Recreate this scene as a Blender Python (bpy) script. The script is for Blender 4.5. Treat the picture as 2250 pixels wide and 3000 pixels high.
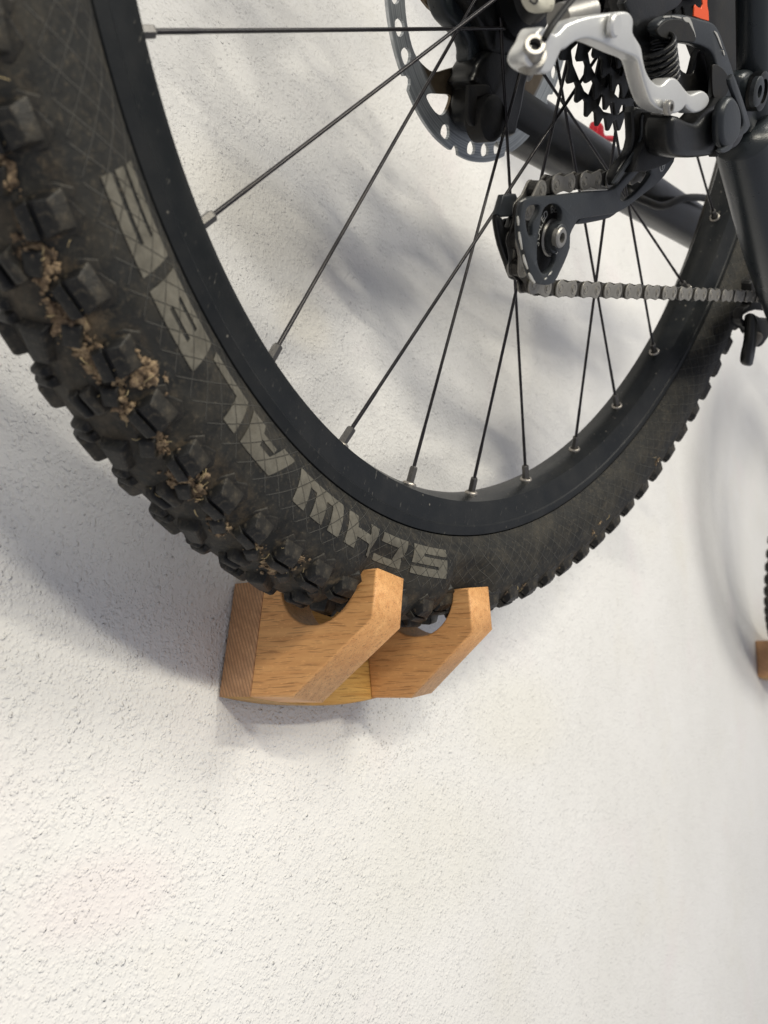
import bpy, bmesh, math, random
from mathutils.geometry import delaunay_2d_cdt
import numpy as np
from mathutils import Vector, Matrix
random.seed(7); rng = np.random.default_rng(7)
for o in list(bpy.data.objects): bpy.data.objects.remove(o)
S = bpy.context.scene
COL = S.collection
R = math.radians

# ---------------------------------------------------------------- camera (recovered from the photo)
def rotm(r):
    r = np.array(r, float); a = np.linalg.norm(r); k = r/a
    K = np.array([[0,-k[2],k[1]],[k[2],0,-k[0]],[-k[1],k[0],0]])
    return np.eye(3)+np.sin(a)*K+(1-np.cos(a))*K@K
CAM_R = rotm((1.50675159, -0.37876459, 1.09213211))          # camera axes in the wheel's own frame
CAM_C = np.array((-0.30937564, -0.26678822, -0.36084589))
FPX = 2392.567
ARM_A, ARM_B = (0.04492742, 0.0154944, -0.38883931), (0.30970478, 0.11759211, -0.37179287)
YW = 0.20471312
RW = rotm((-0.39354111, 0, -0.09873164))                     # wall frame -> wheel frame
PSI = (ARM_A[0]+ARM_B[0])/2
BAS = np.array([[np.cos(PSI),0,np.sin(PSI)],[0,1,0],[-np.sin(PSI),0,np.cos(PSI)]])
M_W = BAS@RW.T                                               # wheel frame -> world
ORI = RW@np.array([(ARM_A[1]+ARM_B[1])/2, YW, (ARM_A[2]+ARM_B[2])/2])
def to_world(X): return (np.asarray(X, float)-ORI)@M_W.T
cam_w = to_world(CAM_C); Rc = CAM_R@M_W.T
cd = bpy.data.cameras.new('camera'); cam = bpy.data.objects.new('camera', cd); COL.objects.link(cam)
m = Matrix([list(Rc[0])+[0], list(-Rc[1])+[0], list(-Rc[2])+[0], [0,0,0,1]]).transposed().to_4x4()
m.translation = Vector(cam_w); cam.matrix_world = m
cd.sensor_fit = 'VERTICAL'; cd.sensor_height = 24.0; cd.lens = 24.0*FPX/3000.0
cd.clip_start = 0.01; cd.clip_end = 60
cd.dof.use_dof = True; cd.dof.focus_distance = 0.43; cd.dof.aperture_fstop = 8.0
S.camera = cam

# ---------------------------------------------------------------- light
S.view_settings.view_transform = 'Standard'; S.view_settings.look = 'None'
S.view_settings.gamma = 1.0; S.view_settings.exposure = 0.11
S.render.resolution_x = 768; S.render.resolution_y = 1024
W_ = bpy.data.worlds.new('World'); S.world = W_; W_.use_nodes = True
bg = W_.node_tree.nodes['Background']; bg.inputs[0].default_value = (0.88, 0.90, 1.0, 1); bg.inputs[1].default_value = 0.40
def lamp(name, loc, target, power, size, size_y, col):
    l = bpy.data.lights.new(name, 'AREA'); l.shape = 'RECTANGLE'; l.size = size; l.size_y = size_y
    l.energy = power; l.color = col
    o = bpy.data.objects.new(name, l); COL.objects.link(o); o.location = loc
    o.rotation_euler = (Vector(target)-Vector(loc)).to_track_quat('-Z', 'Y').to_euler()
    return o
lamp('work_lamp', (-0.07, -1.40, 0.62), (0.25, 0, 0.10), 2.8, 0.14, 0.07, (1.0, 0.955, 0.83))
lamp('tube_lamp', (-0.45, -1.95, 0.90), (0.10, 0, 0.10), 13.5, 1.5, 0.05, (1.0, 0.94, 0.79))
lamp('fill_lamp', (0.8, -2.8, 2.3), (0.9, 0, 0.2), 46, 1.3, 1.0, (1.0, 0.965, 0.87))  # broad soft fill, added to brighten the right part of the wall
lamp('far_ceiling_lamp', (-1.7, -2.3, 1.35), (0.1, 0, 0.1), 24, 0.45, 0.08, (1.0, 0.945, 0.80))

# ---------------------------------------------------------------- materials
def mat(name): 
    mt = bpy.data.materials.new(name); mt.use_nodes = True
    return mt, mt.node_tree, mt.node_tree.nodes['Principled BSDF']
def N(nt, typ, **kw):
    n = nt.nodes.new(typ)
    for k, v in kw.items():
        if k.startswith('i_'):
            key = k[2:]; n.inputs[int(key) if key.isdigit() else key.replace('_',' ')].default_value = v
        else: setattr(n, k, v)
    return n
def L(nt, a, b): nt.links.new(a, b)
def ramp(nt, fac, stops, ease=False):
    r = N(nt, 'ShaderNodeValToRGB'); e = r.color_ramp.elements
    if ease: r.color_ramp.interpolation = 'EASE'
    while len(e) < len(stops): e.new(0.5)
    for el, (p, c) in zip(e, stops): el.position = p; el.color = (*c, 1) if len(c) == 3 else c
    L(nt, fac, r.inputs[0]); return r.outputs[0]
def g(v): return (v, v, v)
def mix(nt, fac, a, b, mode='MIX'):
    x = N(nt, 'ShaderNodeMix', data_type='RGBA', blend_type=mode)
    for sock, v in ((x.inputs[0], fac), (x.inputs[6], a), (x.inputs[7], b)):
        if hasattr(v, 'is_linked'): L(nt, v, sock)
        elif isinstance(v, (int, float)): sock.default_value = v
        else: sock.default_value = (*v, 1)
    return x.outputs[2]
def noise(nt, vec, scale, detail=4, rough=0.5, dist=0):
    n = N(nt, 'ShaderNodeTexNoise', i_Scale=scale, i_Detail=detail, i_Roughness=rough, i_Distortion=dist)
    if vec is not None: L(nt, vec, n.inputs['Vector'])
    return n.outputs[0]
def mapping(nt, vec, scale=(1,1,1), rot=(0,0,0), loc=(0,0,0)):
    n = N(nt, 'ShaderNodeMapping'); n.inputs['Scale'].default_value = scale
    n.inputs['Rotation'].default_value = rot; n.inputs['Location'].default_value = loc
    L(nt, vec, n.inputs[0]); return n.outputs[0]
def bump(nt, bs, h, strength, dist, prev=None):
    b = N(nt, 'ShaderNodeBump', i_Strength=strength, i_Distance=dist); L(nt, h, b.inputs['Height'])
    if prev is not None: L(nt, prev, b.inputs['Normal'])
    L(nt, b.outputs[0], bs.inputs['Normal']); return b.outputs[0]
def worn(name, col, rough, metal=0.0, dust=(0.16,0.13,0.09), amount=0.25, scr=0.3, spec=0.5, bumpy=0.15):
    """painted or bare metal / plastic with dust patches, fine scratches and uneven gloss"""
    mt, nt, bs = mat(name); co = N(nt, 'ShaderNodeTexCoord').outputs['Object']
    n1 = noise(nt, co, 55, 6, 0.65); n2 = noise(nt, mapping(nt, co, (900, 260, 500)), 1.0, 3, 0.6)
    d = ramp(nt, n1, [(0.45, g(0)), (0.75, g(amount))])
    c = mix(nt, d, col, dust)
    s = ramp(nt, n2, [(0.66, g(0)), (0.72, g(scr))])
    c = mix(nt, s, c, tuple(min(1, v*1.6+0.10) for v in col))
    L(nt, c, bs.inputs['Base Color']); bs.inputs['Metallic'].default_value = metal
    rr = N(nt, 'ShaderNodeMapRange', i_3=rough*0.75, i_4=min(1, rough*1.35)); L(nt, n1, rr.inputs[0]); L(nt, rr.outputs[0], bs.inputs['Roughness'])
    bs.inputs['Specular IOR Level'].default_value = spec
    bump(nt, bs, noise(nt, co, 900, 3, 0.6), bumpy, 0.0006)
    return mt
M = {}
M['black_paint'] = worn('black paint', (0.005,0.0055,0.006), 0.30, 0, amount=0.06, scr=0.10, spec=0.30)
M['black_plastic'] = worn('black plastic', (0.006,0.006,0.006), 0.55, 0, amount=0.07, scr=0.08, spec=0.28)
M['grey_metal'] = worn('dark grey anodised', (0.026,0.030,0.034), 0.34, 0.2, amount=0.07, scr=0.2, spec=0.35)
M['cage'] = worn('cage grey', (0.028,0.032,0.036), 0.36, 0.2, amount=0.08, scr=0.35, spec=0.4)
M['frame_grey'] = worn('frame grey paint', (0.017,0.021,0.024), 0.28, 0, amount=0.03, scr=0.03, spec=0.40)
M['silver'] = worn('silver painted alloy', (0.70,0.70,0.68), 0.30, 0.60, dust=(0.34,0.30,0.24), amount=0.16, scr=0.05)
M['steel'] = worn('steel', (0.33,0.32,0.30), 0.36, 0.75, amount=0.25, scr=0.3)
M['rotor'] = worn('brake rotor steel', (0.27,0.285,0.30), 0.36, 0.80, dust=(0.10,0.08,0.05), amount=0.75, scr=0.5)
M['rotor_spider'] = worn('brown grimy steel', (0.17,0.14,0.10), 0.42, 0.6, dust=(0.10,0.07,0.04), amount=0.6, scr=0.3)
M['chain'] = worn('grimy chain steel', (0.30,0.285,0.255), 0.42, 0.55, dust=(0.10,0.09,0.075), amount=0.6, scr=0.3)
M['chain_dark'] = worn('oily chain steel', (0.035,0.033,0.03), 0.40, 0.5, amount=0.2)
M['spoke'] = worn('black spoke', (0.020,0.018,0.020), 0.28, 0.4, amount=0.10, scr=0.2)
M['nipple'] = worn('nipple grey', (0.11,0.105,0.10), 0.38, 0.7, amount=0.3)
M['eyelet'] = worn('eyelet steel', (0.40,0.37,0.33), 0.35, 0.8, amount=0.3)
M['orange'] = worn('orange decal', (0.75,0.085,0.012), 0.4, 0, amount=0.05)
M['ivory'] = worn('dirty ivory plastic', (0.50,0.48,0.40), 0.45, 0, dust=(0.10,0.08,0.05), amount=0.6)
M['red'] = worn('red anodised', (0.55,0.010,0.025), 0.35, 0.2, amount=0.05)
M['white_text'] = worn('white print', (0.45,0.45,0.43), 0.5, 0, amount=0.3)
M['chip'] = worn('bare chipped alloy', (0.62,0.60,0.54), 0.35, 0.7, amount=0.2)

# braking track is bright and scored in circles, the arms inside it are brown with grime
mt, nt, bs = mat('brake rotor'); M['rotor'] = mt
co = N(nt, 'ShaderNodeTexCoord').outputs['Object']
vm = N(nt, 'ShaderNodeVectorMath', operation='MULTIPLY'); vm.inputs[1].default_value = (1,0,1); L(nt, co, vm.inputs[0])
ln_ = N(nt, 'ShaderNodeVectorMath', operation='LENGTH'); L(nt, vm.outputs[0], ln_.inputs[0])
n1 = noise(nt, co, 30, 4, 0.6); rad = N(nt, 'ShaderNodeMath', operation='MULTIPLY'); rad.inputs[1].default_value = 10.0; L(nt, ln_.outputs['Value'], rad.inputs[0])
cx1 = N(nt, 'ShaderNodeCombineXYZ'); L(nt, rad.outputs[0], cx1.inputs[0]); L(nt, n1, cx1.inputs[1])
sc = noise(nt, mapping(nt, cx1.outputs[0], (95,0.6,1)), 1.0, 4, 0.7)
steel = ramp(nt, sc, [(0.35,(0.17,0.18,0.19)),(0.52,(0.36,0.385,0.40)),(0.65,(0.58,0.60,0.61))])
br = ramp(nt, n1, [(0.35,(0.045,0.034,0.022)),(0.65,(0.15,0.115,0.075))])
L(nt, mix(nt, ramp(nt, rad.outputs[0], [(0.765, g(0)), (0.80, g(1))]), br, steel), bs.inputs['Base Color'])
bs.inputs['Metallic'].default_value = 0.6; bs.inputs['Roughness'].default_value = 0.38
# wall paint
mt, nt, bs = mat('white roughcast wall paint'); M['wall'] = mt
co = N(nt, 'ShaderNodeTexCoord').outputs['Object']
c1 = noise(nt, co, 5, 4, 0.6); c2 = noise(nt, co, 14, 5, 0.65)
base = ramp(nt, c1, [(0.35, (0.78,0.765,0.735)), (0.65, (0.83,0.815,0.79))])
pink = ramp(nt, noise(nt, mapping(nt, co, (1,1,1), loc=(3,1,7)), 9, 3, 0.5), [(0.58, g(0)), (0.75, g(0.35))])
base = mix(nt, pink, base, (0.82,0.74,0.74))
yel = ramp(nt, noise(nt, mapping(nt, co, (1,1,1), loc=(9,4,2)), 7, 4, 0.6), [(0.55, g(0)), (0.75, g(0.30))])
base = mix(nt, yel, base, (0.76,0.72,0.62))
# grit and little scuffs caught on the plaster lumps
v = N(nt, 'ShaderNodeTexVoronoi', i_Scale=130.0, i_Randomness=1.0); L(nt, co, v.inputs['Vector'])
sp = ramp(nt, v.outputs['Distance'], [(0.08, g(1)), (0.14, g(0))])
keep = ramp(nt, noise(nt, co, 26, 3, 0.6), [(0.70, g(0)), (0.80, g(0.50))])
def spot(x, z, rx, rz):
    m_ = mapping(nt, co, (1/rx, 0, 1/rz), (0,0,0), (-x/rx, 0, -z/rz)); gr = N(nt, 'ShaderNodeTexGradient', gradient_type='SPHERICAL'); L(nt, m_, gr.inputs[0]); return gr.outputs[0]
loc = ramp(nt, spot(0.115, -0.008, 0.10, 0.055), [(0.05, g(0)), (0.5, g(0.75))])
kp = N(nt, 'ShaderNodeMath', operation='MAXIMUM'); L(nt, keep, kp.inputs[0]); L(nt, loc, kp.inputs[1]); keep = kp.outputs[0]
v2 = N(nt, 'ShaderNodeTexVoronoi', i_Scale=330.0, i_Randomness=1.0); L(nt, co, v2.inputs['Vector'])
s2 = N(nt, 'ShaderNodeMath', operation='MULTIPLY'); L(nt, ramp(nt, v2.outputs['Distance'], [(0.14, g(1)), (0.24, g(0))]), s2.inputs[0]); L(nt, loc, s2.inputs[1])
base = mix(nt, s2.outputs[0], base, (0.42,0.39,0.35))
for x_, z_, rx_, rz_, c_, a_ in ((-0.115,-0.088,0.06,0.028,(0.84,0.74,0.73),0.35), (-0.02,0.30,0.10,0.05,(0.74,0.69,0.58),0.35), (0.01,0.245,0.04,0.03,(0.72,0.66,0.54),0.35), (0.30,-0.02,0.12,0.06,(0.76,0.73,0.63),0.35), (0.16,-0.11,0.16,0.07,(0.76,0.74,0.66),0.30)):
    base = mix(nt, ramp(nt, spot(x_, z_, rx_, rz_), [(0.0, g(0)), (0.7, g(a_))], True), base, c_)
# thin scuffs
sc_n = noise(nt, mapping(nt, co, (420, 1, 90), (0, R(35), 0)), 1.0, 2, 0.5); sc_k = ramp(nt, noise(nt, mapping(nt, co, loc=(5,2,9)), 15, 3, 0.6), [(0.60, g(0)), (0.68, g(0.55))])
s3 = N(nt, 'ShaderNodeMath', operation='MULTIPLY'); L(nt, ramp(nt, sc_n, [(0.72, g(0)), (0.76, g(1))]), s3.inputs[0]); L(nt, sc_k, s3.inputs[1])
base = mix(nt, s3.outputs[0], base, (0.40,0.37,0.35))
mm = N(nt, 'ShaderNodeMath', operation='MULTIPLY'); L(nt, sp, mm.inputs[0]); L(nt, keep, mm.inputs[1])
base = mix(nt, mm.outputs[0], base, (0.33,0.31,0.29))
L(nt, base, bs.inputs['Base Color']); bs.inputs['Roughness'].default_value = 0.62; bs.inputs['Specular IOR Level'].default_value = 0.35
# sprayed plaster: rounded droplets of three sizes, run together here and there, on a nearly smooth coat
prev = None
dis = N(nt, 'ShaderNodeTexNoise', i_Scale=260.0, i_Detail=1.0); L(nt, co, dis.inputs['Vector'])
szn = noise(nt, co, 70, 3, 0.6)
for sc_, di_, wa_, rd_, ht_, seed_ in ((255.0, 200.0, 0.0032, 0.50, 0.00050, 0.0), (350.0, 300.0, 0.0024, 0.50, 0.00040, 3.3), (600.0, 420.0, 0.0014, 0.50, 0.00034, 7.7)):
    wp = N(nt, 'ShaderNodeVectorMath', operation='MULTIPLY_ADD'); wp.inputs[1].default_value = (wa_,)*3; L(nt, dis.outputs['Color'], wp.inputs[0]); L(nt, co, wp.inputs[2])
    va = N(nt, 'ShaderNodeTexVoronoi', feature='F1', i_Scale=sc_); L(nt, mapping(nt, wp.outputs[0], loc=(seed_, 0, seed_)), va.inputs['Vector'])
    drop = ramp(nt, va.outputs['Distance'], [(0.02, g(1)), (rd_, g(0))], True)
    size = ramp(nt, szn, [(0.34, g(0.42)), (0.60, g(1))])
    dm = N(nt, 'ShaderNodeMath', operation='MULTIPLY'); L(nt, drop, dm.inputs[0]); L(nt, size, dm.inputs[1])
    prev = bump(nt, bs, dm.outputs[0], 1.0, ht_, prev)
bump(nt, bs, noise(nt, co, 1100, 3, 0.55), 0.30, 0.0003, prev)

# rubber (UV: u = metres round the tyre, v = section angle in units of 100 degrees)
def rubber(name, base_c, letter=False, tread=False):
    mt, nt, bs = mat(name); tc = N(nt, 'ShaderNodeTexCoord'); co = tc.outputs['Object']; uv = tc.outputs['UV']
    n1 = noise(nt, co, 60, 8, 0.72); n2 = noise(nt, co, 130, 5, 0.65); n3 = noise(nt, co, 480, 4, 0.7)
    c = ramp(nt, n2, [(0.3, tuple(v*0.7 for v in base_c)), (0.7, tuple(v*1.35 for v in base_c))])
    dust = ramp(nt, n1, [(0.45, g(0.0)), (0.68, g(0.46 if not letter else 0.25))])
    c = mix(nt, dust, c, (0.078,0.068,0.050))
    dd = ramp(nt, n3, [(0.56, g(0)), (0.72, g(0.42))]); c = mix(nt, dd, c, (0.14,0.115,0.08))
    prev = None
    if not tread:
        sep = N(nt, 'ShaderNodeSeparateXYZ'); L(nt, uv, sep.inputs[0])
        outs = []
        for sgn in (1, -1):
            ma = N(nt, 'ShaderNodeMath', operation='MULTIPLY_ADD'); ma.inputs[1].default_value = sgn*0.058; L(nt, sep.outputs[1], ma.inputs[0]); L(nt, sep.outputs[0], ma.inputs[2])
            mu = N(nt, 'ShaderNodeMath', operation='MULTIPLY'); mu.inputs[1].default_value = 1/0.0112; L(nt, ma.outputs[0], mu.inputs[0])
            fr = N(nt, 'ShaderNodeMath', operation='FRACT'); L(nt, mu.outputs[0], fr.inputs[0])
            su = N(nt, 'ShaderNodeMath', operation='SUBTRACT'); su.inputs[1].default_value = 0.5; L(nt, fr.outputs[0], su.inputs[0])
            ab = N(nt, 'ShaderNodeMath', operation='ABSOLUTE'); L(nt, su.outputs[0], ab.inputs[0])
            outs.append(ramp(nt, ab.outputs[0], [(0.010, g(1)), (0.040, g(0))]))
        mx = N(nt, 'ShaderNodeMath', operation='MAXIMUM'); L(nt, outs[0], mx.inputs[0]); L(nt, outs[1], mx.inputs[1])
        band = ramp(nt, sep.outputs[1], [(0.0, g(1)), (0.56, g(1)), (0.575, g(0))])
        ln = N(nt, 'ShaderNodeMath', operation='MULTIPLY'); L(nt, mx.outputs[0], ln.inputs[0]); L(nt, band, ln.inputs[1])
        # the threads stand proud: clean rubber inside letters, dusty crests elsewhere
        c = mix(nt, ln.outputs[0], c, (0.080,0.074,0.062) if letter else (0.088,0.085,0.076))
        prev = bump(nt, bs, ln.outputs[0], 0.8, 0.0008)
    if not tread and not letter:
        film = ramp(nt, sep.outputs[1], [(0.60, g(0)), (0.78, g(1)), (1.15, g(1)), (1.30, g(0.3))])
        fm_ = ramp(nt, noise(nt, co, 75, 7, 0.72), [(0.46, g(0)), (0.62, g(0.85))])
        mm_ = N(nt, 'ShaderNodeMath', operation='MULTIPLY'); L(nt, film, mm_.inputs[0]); L(nt, fm_, mm_.inputs[1])
        c = mix(nt, mm_.outputs[0], c, ramp(nt, n2, [(0.35, (0.060,0.045,0.028)), (0.65, (0.17,0.125,0.075))]))
    if tread:
        c = mix(nt, ramp(nt, noise(nt, co, 90, 7, 0.75), [(0.54, g(0)), (0.68, g(0.42))]), c, (0.070,0.056,0.036))
    L(nt, c, bs.inputs['Base Color']); bs.inputs['Roughness'].default_value = 0.62 if not tread else 0.48; bs.inputs['Specular IOR Level'].default_value = 0.22 if not tread else 0.30
    bump(nt, bs, n3, 0.5, 0.0007, prev)
    return mt
M['rubber'] = rubber('dusty black sidewall rubber', (0.017,0.017,0.016))
M['letter'] = rubber('worn grey sidewall print', (0.125,0.116,0.094), letter=True)
M['knob'] = rubber('dusty tread rubber', (0.008,0.008,0.0078), tread=True)
mt, nt, bs = mat('dry mud'); M['mud'] = mt
co = N(nt, 'ShaderNodeTexCoord').outputs['Object']
L(nt, ramp(nt, noise(nt, co, 190, 6, 0.75), [(0.32,(0.055,0.040,0.026)),(0.48,(0.19,0.130,0.078)),(0.66,(0.50,0.37,0.22))]), bs.inputs['Base Color']); bs.inputs['Roughness'].default_value = 0.95
bump(nt, bs, noise(nt, co, 900, 4, 0.7), 0.8, 0.001)
mt, nt, bs = mat('dry straw'); M['straw'] = mt
bs.inputs['Base Color'].default_value = (0.46,0.36,0.19,1); bs.inputs['Roughness'].default_value = 0.8
# rim
mt, nt, bs = mat('satin black rim with scratches'); M['rim'] = mt
co = N(nt, 'ShaderNodeTexCoord').outputs['Object']
n1 = noise(nt, co, 40, 5, 0.6)
c = ramp(nt, n1, [(0.4,(0.008,0.0095,0.0105)),(0.75,(0.020,0.0205,0.020))])
vv = noise(nt, mapping(nt, co, (700,300,160), (0,0.6,0)), 1.0, 3, 0.6)
c = mix(nt, ramp(nt, vv, [(0.66, g(0)), (0.72, g(0.5))]), c, (0.16,0.15,0.13))
v = N(nt, 'ShaderNodeTexVoronoi', i_Scale=85.0); L(nt, co, v.inputs['Vector'])
c = mix(nt, ramp(nt, v.outputs['Distance'], [(0.03, g(0.8)), (0.07, g(0))]), c, (0.20,0.185,0.155))
L(nt, c, bs.inputs['Base Color']); bs.inputs['Roughness'].default_value = 0.36; bs.inputs['Specular IOR Level'].default_value = 0.26
bump(nt, bs, noise(nt, co, 1200, 3, 0.6), 0.15, 0.0005)
# oak: grain runs along object Y (arms) or object X (back plate)
def oak(name, axis, light, dark, end=False, tint=1.0):
    mt, nt, bs = mat(name); co = N(nt, 'ShaderNodeTexCoord').outputs['Object']
    wob = N(nt, 'ShaderNodeTexNoise', i_Scale=16.0, i_Detail=2.0); L(nt, co, wob.inputs['Vector'])
    wv_ = N(nt, 'ShaderNodeVectorMath', operation='MULTIPLY_ADD'); wv_.inputs[1].default_value = (0.006,)*3; L(nt, wob.outputs['Color'], wv_.inputs[0]); L(nt, co, wv_.inputs[2]); co = wv_.outputs[0]
    def str_(a, b): 
        v_ = [a,a,a]; v_[axis] = b; return tuple(v_)
    tl = (R(4), 0, R(2)) if axis == 1 else (0, R(3), R(2))
    w1 = noise(nt, mapping(nt, co, str_(330, 16), tl), 1.0, 4, 0.65)
    c = ramp(nt, w1, [(0.30, dark), (0.50, tuple((a*.6+b*.4) for a, b in zip(light, dark))), (0.70, light)])
    big = noise(nt, mapping(nt, co, str_(60, 8), tl), 1.0, 3, 0.5)
    c = mix(nt, ramp(nt, big, [(0.38, g(0.45)), (0.62, g(0))]), c, dark)
    fl = noise(nt, mapping(nt, co, str_(700, 300), tl), 1.0, 3, 0.6)
    c = mix(nt, ramp(nt, fl, [(0.58, g(0)), (0.70, g(0.35))]), c, tuple(min(1, v*1.25) for v in light))
    pores = noise(nt, mapping(nt, co, str_(1500 if not end else 1700, 62 if not end else 200), tl), 1.0, 2, 0.45)
    pf = ramp(nt, pores, [(0.57, g(0)), (0.66, g(0.55 if not end else 0.22))])
    c = mix(nt, pf, c, tuple(v*0.42 for v in dark))
    if end:
        # growth rings and saw marks across the cut end
        for sc_, an_, st_, di_ in ((150.0, 62, 0.55, 1.2), (38.0, 30, 0.50 if axis == 1 else 0.18, 5.0)):
            wv = N(nt, 'ShaderNodeTexWave', i_Scale=sc_/6.283, i_Distortion=di_, i_Detail=3.0); wv.inputs['Detail Scale'].default_value = 1.2; wv.bands_direction = 'X'
            L(nt, mapping(nt, co, (6.283,6.283,6.283), (0.0,R(an_),R(15)) if axis == 1 else (0.0,R(80),R(an_))), wv.inputs['Vector'])
            c = mix(nt, ramp(nt, wv.outputs[0], [(0.50, g(0)), (0.85, g(st_))]), c, tuple(v*0.50 for v in dark))
    L(nt, c, bs.inputs['Base Color']); bs.inputs['Roughness'].default_value = 0.48; bs.inputs['Specular IOR Level'].default_value = 0.4
    bump(nt, bs, pf, 0.35, -0.0004)
    return mt
M['oak_face'] = oak('oiled oak face grain', 1, (0.80,0.445,0.180), (0.58,0.275,0.098))
M['oak_end'] = oak('oiled oak end grain', 1, (0.31,0.178,0.104), (0.205,0.108,0.058), True)
M['oak_chamfer_shade'] = oak('oiled oak chamfer painted shade', 1, (0.20,0.120,0.074), (0.140,0.080,0.048), True)  # down-facing chamfers: their shade is put into a darker, greyer oak colour
M['oak_plate'] = oak('oiled oak plate', 0, (0.62,0.37,0.11), (0.42,0.215,0.055))
M['oak_plate_end'] = oak('oiled oak plate end grain', 0, (0.64,0.365,0.185), (0.48,0.25,0.12), True)

# ---------------------------------------------------------------- mesh helpers
def link(name, me, m, parent=None, mw=None, smooth=None):
    o = bpy.data.objects.new(name, me); COL.objects.link(o)
    if m is not None:
        me.materials.clear(); me.materials.append(m)
    if parent is not None: o.parent = parent
    if mw is not None: o.matrix_local = mw
    if smooth is not None:
        for p in me.polygons: p.use_smooth = True
        if smooth < 179: me.set_sharp_from_angle(angle=R(smooth))
    return o
def mesh(name, vs, fs):
    me = bpy.data.meshes.new(name); me.from_pydata([tuple(map(float, v)) for v in vs], [], fs); me.update(); return me
def fix(me):
    bm = bmesh.new(); bm.from_mesh(me); bmesh.ops.recalc_face_normals(bm, faces=bm.faces); bm.to_mesh(me); bm.free(); return me
ROT_XZ = Matrix.Rotation(R(90), 4, 'X')                  # curve plane XY -> XZ, curve +Z -> -Y
def flat(name, outer, y0, thick, holes=(), bev=0.0, res=2):
    """solid plate: outline(s) in the x-z plane, y0 = the face away from the viewer, thickness towards -y"""
    cu = bpy.data.curves.new(name, 'CURVE'); cu.dimensions = '2D'; cu.fill_mode = 'BOTH'
    bev = min(bev, thick*0.49)
    cu.extrude = thick/2-bev; cu.bevel_depth = bev; cu.bevel_resolution = res; cu.offset = -bev
    for poly in [outer, *holes]:
        s = cu.splines.new('POLY'); s.points.add(len(poly)-1); s.use_cyclic_u = True
        for p, q in zip(s.points, poly): p.co = (q[0], q[1], 0, 1)
    ob = bpy.data.objects.new(name, cu); COL.objects.link(ob)
    dg = bpy.context.evaluated_depsgraph_get()
    me = bpy.data.meshes.new_from_object(ob.evaluated_get(dg))
    bpy.data.objects.remove(ob); bpy.data.curves.remove(cu)
    me.transform(Matrix.Translation((0, y0-thick/2, 0))@ROT_XZ); me.name = name
    bm = bmesh.new(); bm.from_mesh(me); bmesh.ops.remove_doubles(bm, verts=bm.verts, dist=1e-6)
    bmesh.ops.recalc_face_normals(bm, faces=bm.faces); bm.to_mesh(me); bm.free()
    return me
def smooth_poly(pts, n=4):
    """closed Catmull-Rom through the traced points"""
    out = []; k = len(pts)
    for i in range(k):
        p0, p1, p2, p3 = (np.array(pts[(i+j-1) % k], float) for j in range(4))
        for t in np.linspace(0, 1, n, endpoint=False):
            out.append(tuple(0.5*((2*p1)+(-p0+p2)*t+(2*p0-5*p1+4*p2-p3)*t*t+(-p0+3*p1-3*p2+p3)*t**3)))
    return out
def lathe(prof, n, cx=0, cz=0, a0=0, a1=360, close=False):
    """prof: (radius, y) revolved about the y axis through (cx, cz)"""
    full = a1-a0 >= 360; m_ = n if full else n+1; vs = []; fs = []; k = len(prof)
    for i in range(m_):
        a = R(a0+(a1-a0)*i/n)
        for r, y in prof: vs.append((cx+r*math.sin(a), y, cz-r*math.cos(a)))
    for i in range(n):
        j = (i+1) % m_
        for q in range(k if close else k-1):
            w = (q+1) % k
            fs.append((i*k+q, j*k+q, j*k+w, i*k+w))
    return vs, fs
def tube(pts, rad, seg=10, cap=True):
    pts = [Vector(p) for p in pts]; rads = rad if isinstance(rad, (list, tuple)) else [rad]*len(pts)
    vs = []; fs = []; up = None
    for i, p in enumerate(pts):
        d = (pts[min(i+1, len(pts)-1)]-pts[max(i-1, 0)]).normalized()
        if up is None:
            up = d.orthogonal().normalized()
        up = (up-d*up.dot(d)).normalized(); bi = d.cross(up)
        for j in range(seg):
            a = 2*math.pi*j/seg; q = p+(up*math.cos(a)+bi*math.sin(a))*rads[i]; vs.append(tuple(q))
    for i in range(len(pts)-1):
        for j in range(seg):
            k = (j+1) % seg; fs.append((i*seg+j, i*seg+k, (i+1)*seg+k, (i+1)*seg+j))
    if cap:
        fs.append(tuple(range(seg))[::-1]); fs.append(tuple((len(pts)-1)*seg+j for j in range(seg)))
    return vs, fs
def spline(pts, n=6):
    out = []; P = [np.array(p, float) for p in pts]; k = len(P)
    for i in range(k-1):
        p0, p1, p2, p3 = P[max(i-1,0)], P[i], P[i+1], P[min(i+2,k-1)]
        for t in np.linspace(0, 1, n, endpoint=False):
            out.append(tuple(0.5*((2*p1)+(-p0+p2)*t+(2*p0-5*p1+4*p2-p3)*t*t+(-p0+3*p1-3*p2+p3)*t**3)))
    out.append(tuple(P[-1])); return out
def join(parts):
    vs = []; fs = []
    for v, f in parts:
        o = len(vs); vs += list(v); fs += [tuple(i+o for i in q) for q in f]
    return vs, fs
# real position, in the bicycle's own frame, of a feature measured in the photograph, at depth y
def wl(px, yd):
    d = np.array([(px[0]-1125)/FPX, (px[1]-1500)/FPX, 1.0])@CAM_R
    return CAM_C+d*((yd-CAM_C[1])/d[1])
def xz(pts, yd): return [(float(q[0]), float(q[2])) for q in (wl(p, yd) for p in pts)]
def D(*a): return [(1650+x/2.765, y/2.765) for x, y in a]
def NN(*a): return [(1100+x/2.765, y/2.765) for x, y in a]
def K(*a): return [(1350+x/1.8433, 400+y/1.8433) for x, y in a]
def Q(*a): return [(1900+x/3.686, 500+y/3.686) for x, y in a]

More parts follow.
